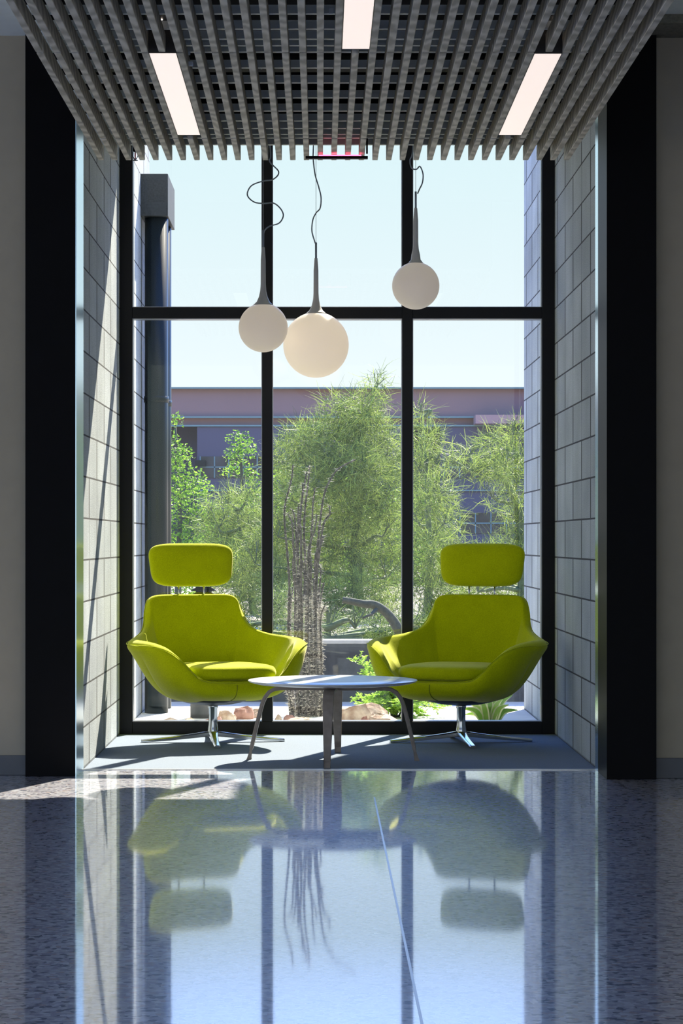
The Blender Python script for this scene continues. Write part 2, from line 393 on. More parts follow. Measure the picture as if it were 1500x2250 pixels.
struct(B('wall_far_left', M['wall_paint'], (-9, -1.25, DLL, DLL+.3, 0, 3.5)), 'dull beige wall left of the black column', 'wall')
struct(B('wall_far_right', M['wall_paint'], (1.45, 7, DRR, DRR+.3, 0, 3.5)), 'dull beige wall right of the black column', 'wall')
struct(B('wall_right', M['wall_paint'], (7, 7.2, -5, DRR+.3, 0, 3.5)), 'side wall of the lobby', 'wall')
struct(B('baseboard_left', M['baseboard'], (-9, -1.385, DLL-.012, DLL, 0, .095), bevel=.003), 'grey rubber baseboard on the left wall', 'baseboard')
struct(B('baseboard_right', M['baseboard'], (1.565, 7, DRR-.012, DRR, 0, .095), bevel=.003), 'grey rubber baseboard on the right wall', 'baseboard')
struct(B('wall_header', M['wall_paint'], (-1.20, 1.40, DF-.25, DF, 3.4, 3.6)), 'header over the alcove opening', 'wall')
struct(B('wall_window_head', M['block'], (XL, XR, DW, DW+.2, HEAD+.06, 4.6)), 'wall over the alcove window', 'wall')
struct(B('ceiling', M['ceiling_paint'], (-9, 7, -5, DLL+.1, 3.5, 3.62)), 'pale painted lobby ceiling', 'ceiling')
struct(B('ceiling_alcove', M['ceiling_paint'], (XL-.3, XR+.3, DLL+.1, DW+.2, HEAD+.08, 3.62)), 'ceiling of the alcove', 'ceiling')
struct(B('trim_3', M['tile_strip'], (1.45, 7, DRR-.32, DRR, 3.46, 3.5)), 'rough textured strip where ceiling meets right wall', 'trim')
# columns with brushed steel returns
for nm, x0, x1, d, side, lab in (('trim_4', -1.385, -1.150, DLL-.06, -1, 'black steel column cladding left of the alcove'),
                                 ('trim_5', 1.334, 1.565, DRR-.06, 1, 'black steel column cladding right of the alcove')):
    o = B(nm, M['black_metal'], (x0, x1, d, d+.35, 0, 3.5), bevel=.002); struct(o, lab, 'trim')
    if side < 0: j = B('steel_return', M['brushed'], (x1-.002, XL+.001, d+.004, DF, 0, 3.45), parent=o)
    else: j = B('steel_return', M['brushed'], (XR-.001, x0+.002, d+.004, DF, 0, 3.45), parent=o)
    j['label'] = 'brushed steel return strip'

# window
wn = bpy.data.objects.new('window_1', None); COL.objects.link(wn); struct(wn, 'tall black framed window of six panes closing the alcove', 'window')
y0, y1 = DW, DW+.13
fw = .073
B('outer_frame', M['frame_metal'], (XL, XL+fw, y0, y1, 0, HEAD+.07), (XR-fw, XR, y0, y1, 0, HEAD+.07), (XL+fw, XR-fw, y0, y1, 0, fw), (XL+fw, XR-fw, y0, y1, HEAD, HEAD+.07), parent=wn, bevel=.002)
ms = [(-.330, -.271), (.473, .533)]
for a, b in ms: B('mullion', M['frame_metal'], (a, b, y0, y1, fw, HEAD), parent=wn, bevel=.002)
xs = [XL+fw, ms[0][0], ms[0][1], ms[1][0], ms[1][1], XR-fw]
T0, T1 = 2.384, 2.449
for i in range(3):
    B('transom', M['frame_metal'], (xs[2*i], xs[2*i+1], y0, y1, T0, T1), parent=wn, bevel=.002)
    for z0, z1 in ((fw, T0), (T1, HEAD)):
        a, b = xs[2*i], xs[2*i+1]; g = .004
        bd = B('glazing_bead', M['frame_edge'], (a, a+g, y0+.02, y0+.06, z0, z1), (b-g, b, y0+.02, y0+.06, z0, z1), (a+g, b-g, y0+.02, y0+.06, z0, z0+g), (a+g, b-g, y0+.02, y0+.06, z1-g, z1), parent=wn)
        p = MB().add([(a, y0+.06, z0), (b, y0+.06, z0), (b, y0+.06, z1), (a, y0+.06, z1)], [(0,1,2,3)]).build('pane', M['glass'], wn)

# ================================================================== SLATTED CEILING
ZS, HS, SW = 2.88, .065, .025
SX = [-1.0157+.06365*k for k in range(35)]
SXOFF = -.0
fixt = {7: (8.59, 10.33), 18: (6.79, 8.52), 29: (8.60, 10.33)}
rows = [(6.75, 8.572, 'nearest the camera, cut by the top of the picture'), (8.60, 10.402, 'middle row holding the two angled strip lights'), (10.43, 11.01, 'short far row ending over the alcove opening')]
carr = [6.82,7.12,7.42,7.72,8.02,8.256,8.50,8.67,8.785,8.90,9.20,9.50,9.82,10.12,10.36,10.55,10.70,10.80,10.985]
for a, b, lab in rows:
    pn = thing('slatted_ceiling_panel', 'weathered grey wood slat ceiling panel, ' + lab, 'ceiling panel', (0, a, ZS), 0, 'wooden slat ceiling panels')
    for k, x in enumerate(SX):
        if k in fixt:
            fa, fb = fixt[k]
            if fa-.1 < (a+b)/2 < fb+.1: continue
        o = MB().box(-SW/2, SW/2, 0, b-a, 0, HS).build('slat', M['slat'], pn, bevel=.0015, seg=1)
        o.location = (x, 0, 0)
    for c in carr:
        if a-.02 <= c <= b+.02:
            o = MB().box(SX[0]-.012, SX[-1]+.012, -.012, .012, 0, .03).build('carrier', M['carrier'], pn); o.location = (0, c-a, HS+.002)
    for x in (SX[0]+.035, SX[-1]-.035):
        o = MB().box(-.006, .006, 0, b-a, 0, .025).build('edge_rail', M['carrier'], pn); o.location = (x, 0, HS+.033)
# dark plenum above
pb = B('ceiling_plenum', M['deck'], (SX[0]-.02, SX[-1]+.02, 5.5, 11.08, 3.38, 3.42), (SX[0]-.03, SX[0]-.02, 5.5, 11.08, ZS+.10, 3.42), (SX[-1]+.02, SX[-1]+.03, 5.5, 11.08, ZS+.10, 3.42), (SX[0]-.02, SX[-1]+.02, 11.05, 11.06, ZS+.10, 3.42))
struct(pb, 'black painted void above the wooden slats', 'ceiling')
dt = thing('ceiling_duct', 'dark rectangular duct crossing above the wooden slats', 'duct', (0, 9.0, 3.08))
B('duct_body', M['duct'], (SX[0]+.1, SX[-1]-.1, 0, .14, 0, .12), parent=dt, bevel=.004)
B('flange', M['duct'], (-.4, -.38, -.01, .15, -.01, .13), parent=dt)
B('flange', M['duct'], (.5, .52, -.01, .15, -.01, .13), parent=dt)
ch = thing('cable_tray', 'dark perforated cable tray above the slats near the alcove', 'cable tray', (0, 9.75, 3.06))
B('tray_body', M['duct'], (SX[0]+.05, SX[-1]-.05, 0, .1, 0, .05), parent=ch)
for dx in range(16):
    if dx % 3 != 1:
        o = MB().lathe([(.003, 0), (.003, .002)], 8).build('bolt', M['white_clip'], ch); o.location = (SX[0]+.15+dx*.125, .03, -.002)
for (px, py, w_, h_, lab) in ((412, 112, 12, 18, 'above the slats right of the left strip light'), (419, 140, 10, 10, 'above the slats just behind the larger tag'), (727, 24, 10, 12, 'above the slats left of the centre strip light'), (833, 24, 7, 12, 'above the slats right of the centre strip light')):
    p = at(px, py, 8.9 if px < 600 else 8.1); s_ = p.y/F
    o = B('paper_tag', M['white_clip'], (-w_*s_/2, w_*s_/2, -.002, .002, -h_*s_/2, h_*s_/2)); o.location = p; tag(o, 'small white tag ' + lab, 'tag', 'white tags above the slats')

# strip lights
for k, lab in ((7, 'warm white linear ceiling light on the left, flush with the slats'), (18, 'warm white linear ceiling light at top centre of the slatted ceiling'), (29, 'warm white linear ceiling light on the right, flush with the slats')):
    fa, fb = fixt[k]
    lt = thing('linear_ceiling_light', lab, 'ceiling light', (SX[k], fa, ZS), 0, 'linear lights in the slatted ceiling')
    L_ = fb-fa; W = .097
    B('housing', M['housing'], (-W/2-.003, -W/2, 0, L_, 0, .09), (W/2, W/2+.003, 0, L_, 0, .09), (-W/2, W/2, 0, .003, 0, .09), (-W/2, W/2, L_-.003, L_, 0, .09), (-W/2, W/2, .003, L_-.003, .05, .09), parent=lt)
    B('diffuser', M['diffuser'], (-W/2, W/2, .003, L_-.003, .0, .012), parent=lt)
    if k != 18:
        bx = B('driver_box', M['housing'], (-W/2, W/2, -.24, -.01, HS+.03, HS+.05), parent=lt)
        for (u, v) in ((-.036,-.05),(.03,-.05),(-.02,-.085),(.012,-.085),(.006,-.13)):
            o = MB().lathe([(.0035,0),(.0035,.003)], 8).build('indicator', M['led'], lt); o.location = (u, v, HS+.026)

# sign housing at the far end
sg = thing('ceiling_sign', 'black rectangular sign box with faint red glow at the far end of the slats', 'sign', (0, 10.80, ZS))
xa, xb = (671-PX)*10.8/F, (808-PX)*10.8/F
B('sign_bar', M['black_metal'], (xa, xb, 0, .03, -.026, -.014), parent=sg, bevel=.002)
B('sign_box', M['black_metal'], (xa+.005, xb, -.12, .2, HS+.034, HS+.12), parent=sg)
B('bracket', M['black_metal'], (xb-.008, xb, .005, .02, -.002, .17), parent=sg)
o = B('red_lamp', M['red_glow'], (xa+.06, xb-.03, .004, .026, -.0135, -.008), parent=sg); o['label'] = 'small red lit strip'

# sprinkler
sp_ = at(297, 352, 12.2)
sk = thing('sprinkler_head', 'small sprinkler head with red bulb hanging near the left window frame', 'sprinkler', sp_)
MB().tube([(0,0,.06),(0,0,.9)], .012, 10).build('drop_pipe', M['black_metal'], sk, True)
MB().lathe([(.001,.04),(.012,.045),(.012,.06),(.001,.062)], 12).build('socket', M['black_metal'], sk, True)
MB().tube([(-.011,0,.042),(-.013,0,.02),(-.004,0,.005),(0,0,0)], .0022, 6).tube([(.011,0,.042),(.013,0,.02),(.004,0,.005),(0,0,0)], .0022, 6).build('yoke', M['black_metal'], sk, True)
MB().tube([(0,0,.04),(0,0,.006)], .0035, 8).build('glass_bulb', M['red_bulb'], sk, True)
MB().lathe([(.014,-.002),(.014,0)], 12).build('deflector', M['black_metal'], sk)

# ================================================================== PENDANTS
def pendant(cx, cy, r, d, neck_top, rod_top, flare, cord, lab, wire=True):
    s = d/F; c = at(cx, cy, d)
    t = thing('pendant_lamp', lab, 'pendant lamp', (c.x, c.y, 0), 0, 'white globe pendant lamps')
    R = r*s; cz = c.z
    zf = EYE+(PY-flare)*s      # where neck cap meets the globe
    prof = []
    hz = max(-.999, min(.999, (zf-cz)/R)); a0 = math.asin(hz)
    for i in range(33):
        a = -PI/2+(a0+PI/2)*i/32; prof.append((max(.0005, R*math.cos(a)), cz+R*math.sin(a)))
    MB().lathe(prof, 64).build('globe', M['globe'], t, True)
    zt = EYE+(PY-neck_top)*s; rc = R*math.cos(a0); rn = 5.6*s; H = zt-zf
    np_ = [(rc, zf+.0005), (rc*.86, zf+.007), (rc*.62, zf+.02), (rn*1.7, zf+.045), (rn*1.2, zf+.075), (rn, zf+.11), (rn*.98, zf+H*.55), (rn*.95, zf+H*.78), (rn*.62, zt-.004), (rn*.55, zt)]
    MB().lathe(np_, 32).build('neck', M['neck'], t, True)
    zr = EYE+(PY-rod_top)*s
    MB().tube([(0,0,zt-.01),(0,0,zr)], 2.3*s, 12).build('rod', M['cord'], t, True)
    MB().lathe([(.055, HEAD+.055),(.055, HEAD+.075)], 24).build('canopy', M['neck'], t)
    if wire: MB().tube([(0,0,zr-.01),(0,0,HEAD+.056)], .0012, 6).build('suspension_wire', M['strip'], t)
    pts = []
    n = len(cord)
    for i, (px, py) in enumerate(cord):
        p = at(px, py, d); pts.append((p.x-c.x, .02*math.sin(i*1.3), p.z))
    pts = [(0, 0, HEAD+.056)] + pts
    cv = catmull(pts, 8)
    MB().tube(cv, .0036, 8).build('cord', M['cord'], t, True)
    return t
pendant(578, 720, 54, 12.35, 543, 506, 671, [(594,330),(592,353),(612,377),(600,395),(578,399),(552,408),(543,427),(557,443),(577,448),(600,447),(616,458),(622,473),(613,490),(593,498),(582,506),(578,516)], 'small white globe pendant hanging lowest on the left, with a looping cord', True)
pendant(694, 758, 72, 12.62, 567, 533, 690, [(688,330),(688,350),(692,383),(700,412),(705,435),(703,457),(694,467),(687,483),(685,508),(690,528),(694,538)], 'largest white globe pendant, hanging in the middle above the table')
pendant(913, 628, 52, 12.35, 457, 421, 579, [(907,325),(901,350),(904,368),(914,373),(922,367),(929,382),(928,400),(921,416),(917,426)], 'small white globe pendant hanging highest, on the right')

# ================================================================== LOUNGE CHAIRS
def rounded_block(hx, hy, hz, n=4.0, nz=3.0, nu=64, nv=24, taper=0.0):
    """superellipsoid block; hx, hz outline in xz with exponent n, depth exponent nz"""
    V = []; Fc = []
    def sg(v, e): return math.copysign(abs(v)**e, v)
    for j in range(1, nv):
        ph = -PI/2+PI*j/nv
        for i in range(nu):
            th = 2*PI*i/nu
            cx = sg(math.cos(ph), 2/nz)
            x = hx*cx*sg(math.cos(th), 2/n); z = hz*cx*sg(math.sin(th), 2/n); y = hy*sg(math.sin(ph), 2/nz)
            x *= 1+taper*z/hz
            V.append((x, y, z))
    m = MB(); m.v = V; b = 0
    for j in range(nv-2):
        for i in range(nu):
            a = j*nu+i; c = j*nu+(i+1)%nu; m.f.append((a, c, c+nu, a+nu))
    m.f.append(tuple(range(nu))[::-1]); m.f.append(tuple((nv-2)*nu+i for i in range(nu)))
    return m

def shell_mesh():
    half = [(0,.365,.787),(.15,.358,.787),(.225,.345,.782),(.262,.332,.755),(.277,.312,.70),(.290,.278,.645),(.318,.225,.60),(.385,.13,.563),(.450,.02,.545),
            (.464,-.06,.54),(.452,-.16,.537),(.418,-.25,.528),(.365,-.335,.50),(.305,-.385,.445),(.262,-.41,.39),(.21,-.424,.348),(.12,-.43,.334),(0,-.432,.332)]
    pts = half + [(-x, y, z) for (x, y, z) in half[-2:0:-1]]
    rim = np.array(catmull(pts, 5, True)); nu = len(rim)
    nv = 20; c = np.array((0, -.04)); zb = .268
    t = np.linspace(0, 1, nv)
    G = np.zeros((nu, nv, 3))
    for i, P in enumerate(rim):
        q = P[:2]-c; front = max(0, min(1, (-q[1]-.12)/.2))
        back = max(0, min(1, (q[1]-.1)/.25))
        r2 = .79+.26*front+.05*back; r1 = .72+.1*front
        z2 = zb+(P[2]-zb)*(.52+.12*front-.2*back)
        P0 = np.array((*(c+q*.3), zb)); P1 = np.array((*(c+q*r1), zb-.008)); P2 = np.array((*(c+q*r2), z2))
        if front > 0: P2[2] = zb+(P[2]-zb)*.45
        for j, u in enumerate(t):
            G[i, j] = (1-u)**3*P0+3*(1-u)**2*u*P1+3*(1-u)*u*u*P2+u**3*P
    du = np.roll(G, -1, 0)-np.roll(G, 1, 0); dv = np.gradient(G, axis=1)
    N = np.cross(du, dv); N /= np.linalg.norm(N, axis=2, keepdims=True)+1e-12
    T = dv/(np.linalg.norm(dv, axis=2, keepdims=True)+1e-12)
    # make N point inwards (towards the sitter)
    ctr = np.array((0, -.05, .62)); s = np.sign(((ctr-G)*N).sum(2)); N *= np.where(np.median(s) < 0, -1, 1)
    hh_ = np.array([.024+.013*max(0, min(1, (.2-P[1])/.15))*max(0, min(1, (P[1]+.42)/.12)) for P in rim]); h = hh_[:, None]
    rings = []
    cin = [G[:, j]+N[:, j]*h for j in range(nv)]
    cout = [G[:, j]-N[:, j]*h for j in range(nv)]
    rimr = []
    for k in range(1, 8):
        a = PI*k/8; rimr.append(G[:, -1]+N[:, -1]*h*math.cos(a)+T[:, -1]*h*math.sin(a)*.8)
    rings = cin+rimr+cout[::-1]
    V = np.concatenate(rings); n = nu; m = MB(); m.v = [tuple(p) for p in V]
    for j in range(len(rings)-1):
        for i in range(n):
            a = j*n+i; b = j*n+(i+1) % n; m.f.append((a, b, b+n, a+n))
    m.f.append(tuple(range(n))); m.f.append(tuple((len(rings)-1)*n+i for i in range(n))[::-1])
    # piping line just outside of the rim
    pipe = G[:, -1]-N[:, -1]*h*.75+T[:, -1]*h*.72
    return m, pipe, G, N
def make_chair(lab):
    t = thing('lounge_chair', lab, 'lounge chair', (0,0,0), 0, 'lime green swivel lounge chairs')
    m, pipe, G, N = shell_mesh()
    sh = m.build('shell', M['lime'], t, True)
    pm = MB(); pp = [tuple(p) for p in pipe]; pm.tube(pp+[pp[0]], .0025, 6, False).build('piping', M['lime'], sh, True)
    # centre seam on the front of the shell
    i0 = int(np.argmin(G[:, -1, 1])); seam = [tuple(G[i0+1, j]-N[i0+1, j]*.0245) for j in range(7, 20)]
    MB().tube(seam, .0022, 6).build('seam', M['seam'], sh, True)
    # cushion
    cu = MB(); nu = 72; prof = []
    for j, (s_, z) in enumerate(((.80,-.040),(.93,-.036),(.985,-.022),(1.0,0),(.985,.018),(.95,.030),(.86,.038),(.6,.043),(.3,.044))):
        ring = []
        for i in range(nu):
            a = 2*PI*i/nu; ca, sa = math.cos(a), math.sin(a)
            x = .258*math.copysign(abs(ca)**.45, ca)*s_; y = .285*math.copysign(abs(sa)**.5, sa)*s_
            if y > 0: x *= 1-.10*y/.29
            ring.append((x, y-.14, z+.398))
        prof.append(ring)
    cu.sweep(prof).build('seat_cushion', M['lime'], t, True)
    # headrest
    hr = rounded_block(.245, .05, .122, 4.6, 2.6, taper=.05).build('headrest', M['lime'], t, True)
    hr.location = (0, .368, .972); hr.rotation_euler = (math.radians(-7), 0, 0)
    for sx_ in (-.075, .075):
        MB().tube([(sx_, .36, .77), (sx_, .368, .875)], .0055, 10).build('headrest_post', M['chrome'], t, True)
        MB().lathe([(.012,0),(.012,.006)], 14, (sx_, .375, .848)).build('post_collar', M['chrome'], t, True)
    # underside plate, column, foot
    MB().lathe([(.05,.205),(.12,.212),(.2,.232),(.215,.243)], 40, (0,-.0,0)).build('underside_plate', M['plate'], t, True)
    MB().lathe([(.03,.03),(.034,.045),(.028,.075),(.0245,.10),(.0245,.185),(.028,.19),(.028,.215)], 32).build('column', M['chrome'], t, True)
    return t
def add_foot(t, ang):
    """four star base with its own heading"""
    for k in range(4):
        a = ang+k*PI/2; R = .395
        rings = []
        for u, w_, zt, zb_ in ((.0,.026,.066,.036),(.12,.024,.058,.030),(.3,.021,.047,.023),(.6,.019,.032,.012),(.9,.018,.020,.004),(1.0,.016,.016,.0)):
            x = u*R
            rr = [(x, -w_, zb_), (x, w_, zb_), (x, w_, zt-.006), (x, w_*.55, zt), (x, -w_*.55, zt), (x, -w_, zt-.006)]
            rings.append([(p[0]*math.cos(a)-p[1]*math.sin(a), p[0]*math.sin(a)+p[1]*math.cos(a), p[2]) for p in rr])
        MB().sweep(rings).build('base_arm', M['chrome'], t, bevel=.002)
cL = make_chair('lime green swivel lounge chair on the left, turned right, sunlit along its arm and headrest')
cL.location = (-.587, 13.03, .001); cL.rotation_euler = (0, 0, math.radians(22)); add_foot(cL, math.radians(-90+6-22+0))
cR = cL.copy(); COL.objects.link(cR)
for chd in list(cL.children):
    if chd.name.startswith('base_arm'): continue
    c = chd.copy(); COL.objects.link(c); c.parent = cR
    for g in chd.children:
        g2 = g.copy(); COL.objects.link(g2); g2.parent = c
cR['label'] = 'lime green swivel lounge chair on the right, turned left, mostly in shade beside block wall'
cR.location = (.778, 13.02, .001); cR.rotation_euler = (0, 0, math.radians(-22)); add_foot(cR, math.radians(-90+6+22))

# ================================================================== TABLE
tb = thing('coffee_table', 'round pale coffee table on four bent plywood legs between the lime chairs', 'coffee table', (.066, 11.97, .001), math.radians(-4))
zt = .405
MB().lathe([(.385,zt-.018),(.418,zt-.010),(.428,zt-.004),(.429,zt-.001),(.427,zt),(.2,zt)], 96).build('tabletop', M['tabletop'], tb, True, bevel=0)
for k in range(4):
    a = k*PI/2; path = [(.425,0),(.412,.06),(.398,.12),(.384,.18),(.369,.24),(.356,.285),(.343,.315),(.322,.342),(.295,.357),(.265,.362),(.2,.362),(.1,.362),(.03,.362)]
    rings = []
    for i, (r, z) in enumerate(path):
        r0, z0 = path[max(i-1,0)]; r1, z1 = path[min(i+1,len(path)-1)]
        tx, tz = r1-r0, z1-z0; L_ = math.hypot(tx, tz); nx, nz = -tz/L_, tx/L_
        th = .0095; wd = .0155+.0115*min(1, z/.3)
        if i == 0: nx, nz = 1, 0
        q = [(r+nx*th, -wd, z+nz*th), (r+nx*th, wd, z+nz*th), (r-nx*th, wd, z-nz*th), (r-nx*th, -wd, z-nz*th)]
        rings.append([(p[0]*math.cos(a)-p[1]*math.sin(a), p[0]*math.sin(a)+p[1]*math.cos(a), max(0,p[2])) for p in q])
    MB().sweep(rings).build('leg', M['ply'], tb, bevel=.003)
    o = MB().box(.03, .225, -.03, .03, .372, .388).build('spacer', M['ply'], tb, bevel=.002); o.rotation_euler = (0,0,a)

# ================================================================== OUTDOORS
struct(B('ground', M['gravel'], (-60, 60, DE+.9, 130, -.35, -.05)), 'gravel garden ground outside', 'ground')
struct(B('floor_outside', M['pavement'], (-4, 5, DW+.2, DE+1.0, -.3, 0)), 'sunlit pale concrete pavement outside the window', 'ground')
gw = thing('garden_wall', 'low dark grey garden wall with pale top beyond the pavement', 'garden wall', (0, 16.3, 0))
B('wall_body', M['low_wall'], (-6, 7, 0, .2, -.2, .40), parent=gw)
B('coping', M['cap'], (-6, 7, -.005, .205, .40, .425), parent=gw, bevel=.004)
# rain water head and pipes
ph = thing('rainwater_head', 'dark metal rainwater box mounted on the outer left block wall', 'rainwater head', (XL, 15.15, 3.19))
B('box', M['gutter'], (0, .175, 0, .70, .0, .27), parent=ph, bevel=.003)
B('outlet', M['gutter'], (.06, .12, .40, .44, -.03, .0), parent=ph)
for y_, r_, lab in ((15.26, .076, 'fat dark round drainpipe under the rainwater box, nearer the window'), (15.68, .07, 'dark round drainpipe behind the nearer drainpipe')):
    dp = thing('drainpipe', lab, 'drainpipe', (XL+.082+.012, y_, 0), 0, 'drainpipes under the rainwater box')
    MB().tube([(0,0,.0),(0,0,3.185)], r_, 32).build('pipe', M['pipe'], dp, True)
    for zq in (.3, 2.0): MB().tube([(0,0,zq),(0,0,zq+.04)], r_+.004, 32).build('band', M['pipe'], dp, True)
# bollard
bl = thing('bollard_light', 'short dark bollard light with louvred head, behind the left chair', 'bollard', (*at(447, 1577, 14.84).xy, 0))
MB().lathe([(.083,0),(.083,.62),(.078,.63)], 32).build('post', M['low_wall'], bl, True)
lv = MB()
for k in range(6): lv.lathe([(.05,.65+k*.03),(.079,.645+k*.03),(.079,.652+k*.03),(.05,.665+k*.03)], 32)
lv.lathe([(.05,.63),(.05,.82)], 24).build('louvre', M['black_metal'], bl)
MB().lathe([(.08,.825),(.08,.84),(.06,.85)], 32).build('cap', M['black_metal'], bl)

# rocks
def rock(px, w, h, d, mat, seed, lab):
    r_ = np.random.default_rng(seed); s = d/F
    m = MB(); nu, nv = 14, 8; hw = w*s*.68; hh = h*s*1.5
    K = r_.normal(size=(12, 3)); K /= np.linalg.norm(K, axis=1, keepdims=True); A = r_.uniform(.45, .8, 12)
    for j in range(nv+1):
        ph = -PI/2+PI*j/nv
        for i in range(nu):
            th = 2*PI*i/nu; v = np.array((math.cos(ph)*math.cos(th), math.cos(ph)*math.sin(th), math.sin(ph)))
            q = v.copy()
            for k_, a_ in zip(K, A):
                dd = q@k_
                if dd > a_: q = q-k_*(dd-a_)*.95
            q = q*(1+.05*r_.normal())
            m.v.append((q[0]*hw, q[1]*max(hw*.7, hh*.6), q[2]*hh))
    for j in range(nv):
        for i in range(nu):
            a = j*nu+i; b = j*nu+(i+1) % nu; m.f.append((a, b, b+nu, a+nu))
    o = m.build('rock', M[mat], None)
    o.location = ((px-PX)*s, d, 0); tag(o, lab, 'rock', 'desert rocks in the gravel bed')
    return o
RK = [(372,46,7,14.5,'rock_tan','flat tan rock at the left end of the rock row'),
 (412,52,10,14.35,'rock_tan','low tan rock in front of the bollard base, left side'),
 (436,40,7,14.2,'rock_red','low reddish rock below the bollard'),
 (470,44,12,14.45,'rock_red','pinkish rock right of the bollard base'),
 (503,40,20,14.6,'rock_tan','pointed pale rock right of the left chair column'),
 (534,38,25,14.75,'rock_red','tall rounded red rock left of the left mullion'),
 (566,34,20,14.85,'rock_tan','pale rock partly behind the left mullion'),
 (520,60,9,14.2,'rock_tan','low flat tan slab below the tall red rock'),
 (612,26,13,14.5,'rock_tan','small grey-tan rock right of the left mullion'),
 (636,26,12,14.62,'rock_red','small red rock at the ocotillo base, left side'),
 (672,86,17,14.2,'rock_tan','long pale domed rock in front of the ocotillo'),
 (780,112,34,14.6,'rock_tan','largest tan boulder right of the table legs'),
 (836,60,18,14.3,'rock_tan','pale rock left of the leafy shrub'),
 (798,34,15,14.15,'rock_red','small pointed reddish rock in front of the boulder'),
 (822,24,20,15.1,'rock_red','small dark red rock behind the boulder')]
for i, (px, w, h, d, mt, lab) in enumerate(RK): rock(px, w, h, d, mt, 100+i, lab)
# stones for the bed edge
struct(B('ground_bed', M['gravel'], (-4, 5, DW+.14, 14.3, -.2, .002)), 'narrow gravel strip outside the window', 'ground')

# -------- foliage generators
def strips(P, D, L, W, bend, nseg=3, r=rng):
    """P start points, D directions (n,3), L length, W width -> flat curved ribbons tapering"""
    n = len(P); D = D/np.linalg.norm(D, axis=1, keepdims=True)
    side = np.cross(D, r.normal(size=(n, 3))); side /= np.linalg.norm(side, axis=1, keepdims=True)+1e-9
    bd = r.normal(size=(n, 3))*bend; bd[:, 2] -= bend*.5
    V = np.zeros((n, (nseg+1)*2, 3)); p = P.copy(); d = D.copy()
    for k in range(nseg+1):
        w = W*(1-.75*k/nseg)/2
        V[:, 2*k] = p-side*w[:, None]; V[:, 2*k+1] = p+side*w[:, None]
        d = d+bd/nseg; d /= np.linalg.norm(d, axis=1, keepdims=True); p = p+d*(L/nseg)[:, None]
    Fq = []
    base = (np.arange(n)*(nseg+1)*2)[:, None]
    for k in range(nseg): Fq.append(base+np.array([2*k, 2*k+1, 2*k+3, 2*k+2])[None])
    return V.reshape(-1, 3), np.concatenate(Fq)
def cluster_pts(clumps, d, dens, thick, r=rng):
    """random points in ellipsoidal clumps given as (px, py, rx, ry, density)"""
    out = []; cen = []
    for c in clumps:
        px, py, rx, ry = c[:4]; k = c[4] if len(c) > 4 else 1.0; dd = c[5] if len(c) > 5 else 0
        D = d+dd+r.uniform(-thick, thick)*.5; s = D/F
        n = int(rx*ry*3.14*dens*k)
        v = r.normal(size=(n, 3)); v /= np.linalg.norm(v, axis=1, keepdims=True); v *= (r.uniform(0, 1, n)**.42)[:, None]
        c0 = np.array(at(px, py, D)); out.append(c0+v*np.array((rx*s, (rx+ry)*.5*s, ry*s))); cen.append(np.repeat(c0[None], n, 0))
    return np.concatenate(out), np.concatenate(cen)
def branches(mb, p, d, L, r0, depth, r_, spread=.6, up=.15):
    pts = [Vector(p)]; dv = Vector(d).normalized()
    n = 5; rad = [r0]
    for i in range(n):
        dv = (dv+Vector((r_.normal(), r_.normal(), r_.normal()))*.16+Vector((0,0,up*.3))).normalized()
        pts.append(pts[-1]+dv*(L/n)); rad.append(r0*(1-.55*(i+1)/n))
    mb.tube(pts, rad, 6, False)
    if depth > 0:
        for k in range(3 if depth > 1 else 4):
            i = r_.integers(2, n+1); q = (dv+Vector((r_.normal(), r_.normal(), r_.normal()*.7))*spread).normalized()
            branches(mb, pts[i], q, L*.68, rad[i]*.65, depth-1, r_, spread, up)
def airy_tree(name, lab, d, clumps, trunk, mats, dens=.055, tw=(.13,.006), seed=1, thick=1.6, group='airy desert trees in the garden', droop=.6):
    r_ = np.random.default_rng(seed)
    t = thing(name, lab, 'tree', (*at(trunk[0][0], 1400, d).xy, -.05), 0, group)
    o_ = Vector(t.location)
    P, C = cluster_pts(clumps, d, dens, thick, r_)
    D = (P-C); D /= np.linalg.norm(D, axis=1, keepdims=True)+1e-6
    D = D*.6+r_.normal(size=D.shape)*.75; D[:, 2] += .25
    n = len(P); L = r_.uniform(.5, 1.5, n)*tw[0]*d/25; W = r_.uniform(.6, 1.3, n)*tw[1]*d/25
    V, Fq = strips(P, D, L, W, droop, 3, r_)
    o = np_mesh('foliage', V-np.array(o_), Fq, mats, t); o['kind'] = 'stuff'
    mb = MB()
    tp = [Vector(at(px, py, d+dd))-o_ for (px, py, dd, rr) in trunk]; tp[0].z = 0
    cv = catmull(tp, 4); rads = np.interp(np.linspace(0, 1, len(cv)), np.linspace(0, 1, len(trunk)), [q[3] for q in trunk])
    mb.tube(cv, list(rads), 8)
    for c in clumps:
        px, py, rx, ry = c[:4]; a = Vector(at(px, py, d))-o_
        k = min(range(len(cv)), key=lambda i: (Vector(cv[i])-a).length+(.6 if Vector(cv[i]).z > a.z else 0))
        b = Vector(cv[k]); mid = (a+b)/2+Vector((r_.normal(), r_.normal(), r_.normal()))*.06
        pth = catmull([b, mid, a], 4); mb.tube(pth, list(np.linspace(.035, .012, len(pth))), 5, False)
        for q in range(3):
            dv = Vector((r_.normal(), r_.normal()*.6, abs(r_.normal())+.3))
            branches(mb, a, dv, rx*d/F*.9, .009, 1, r_, .8)
    mb.build('trunk', M['bark_green'], t, True)
    return t
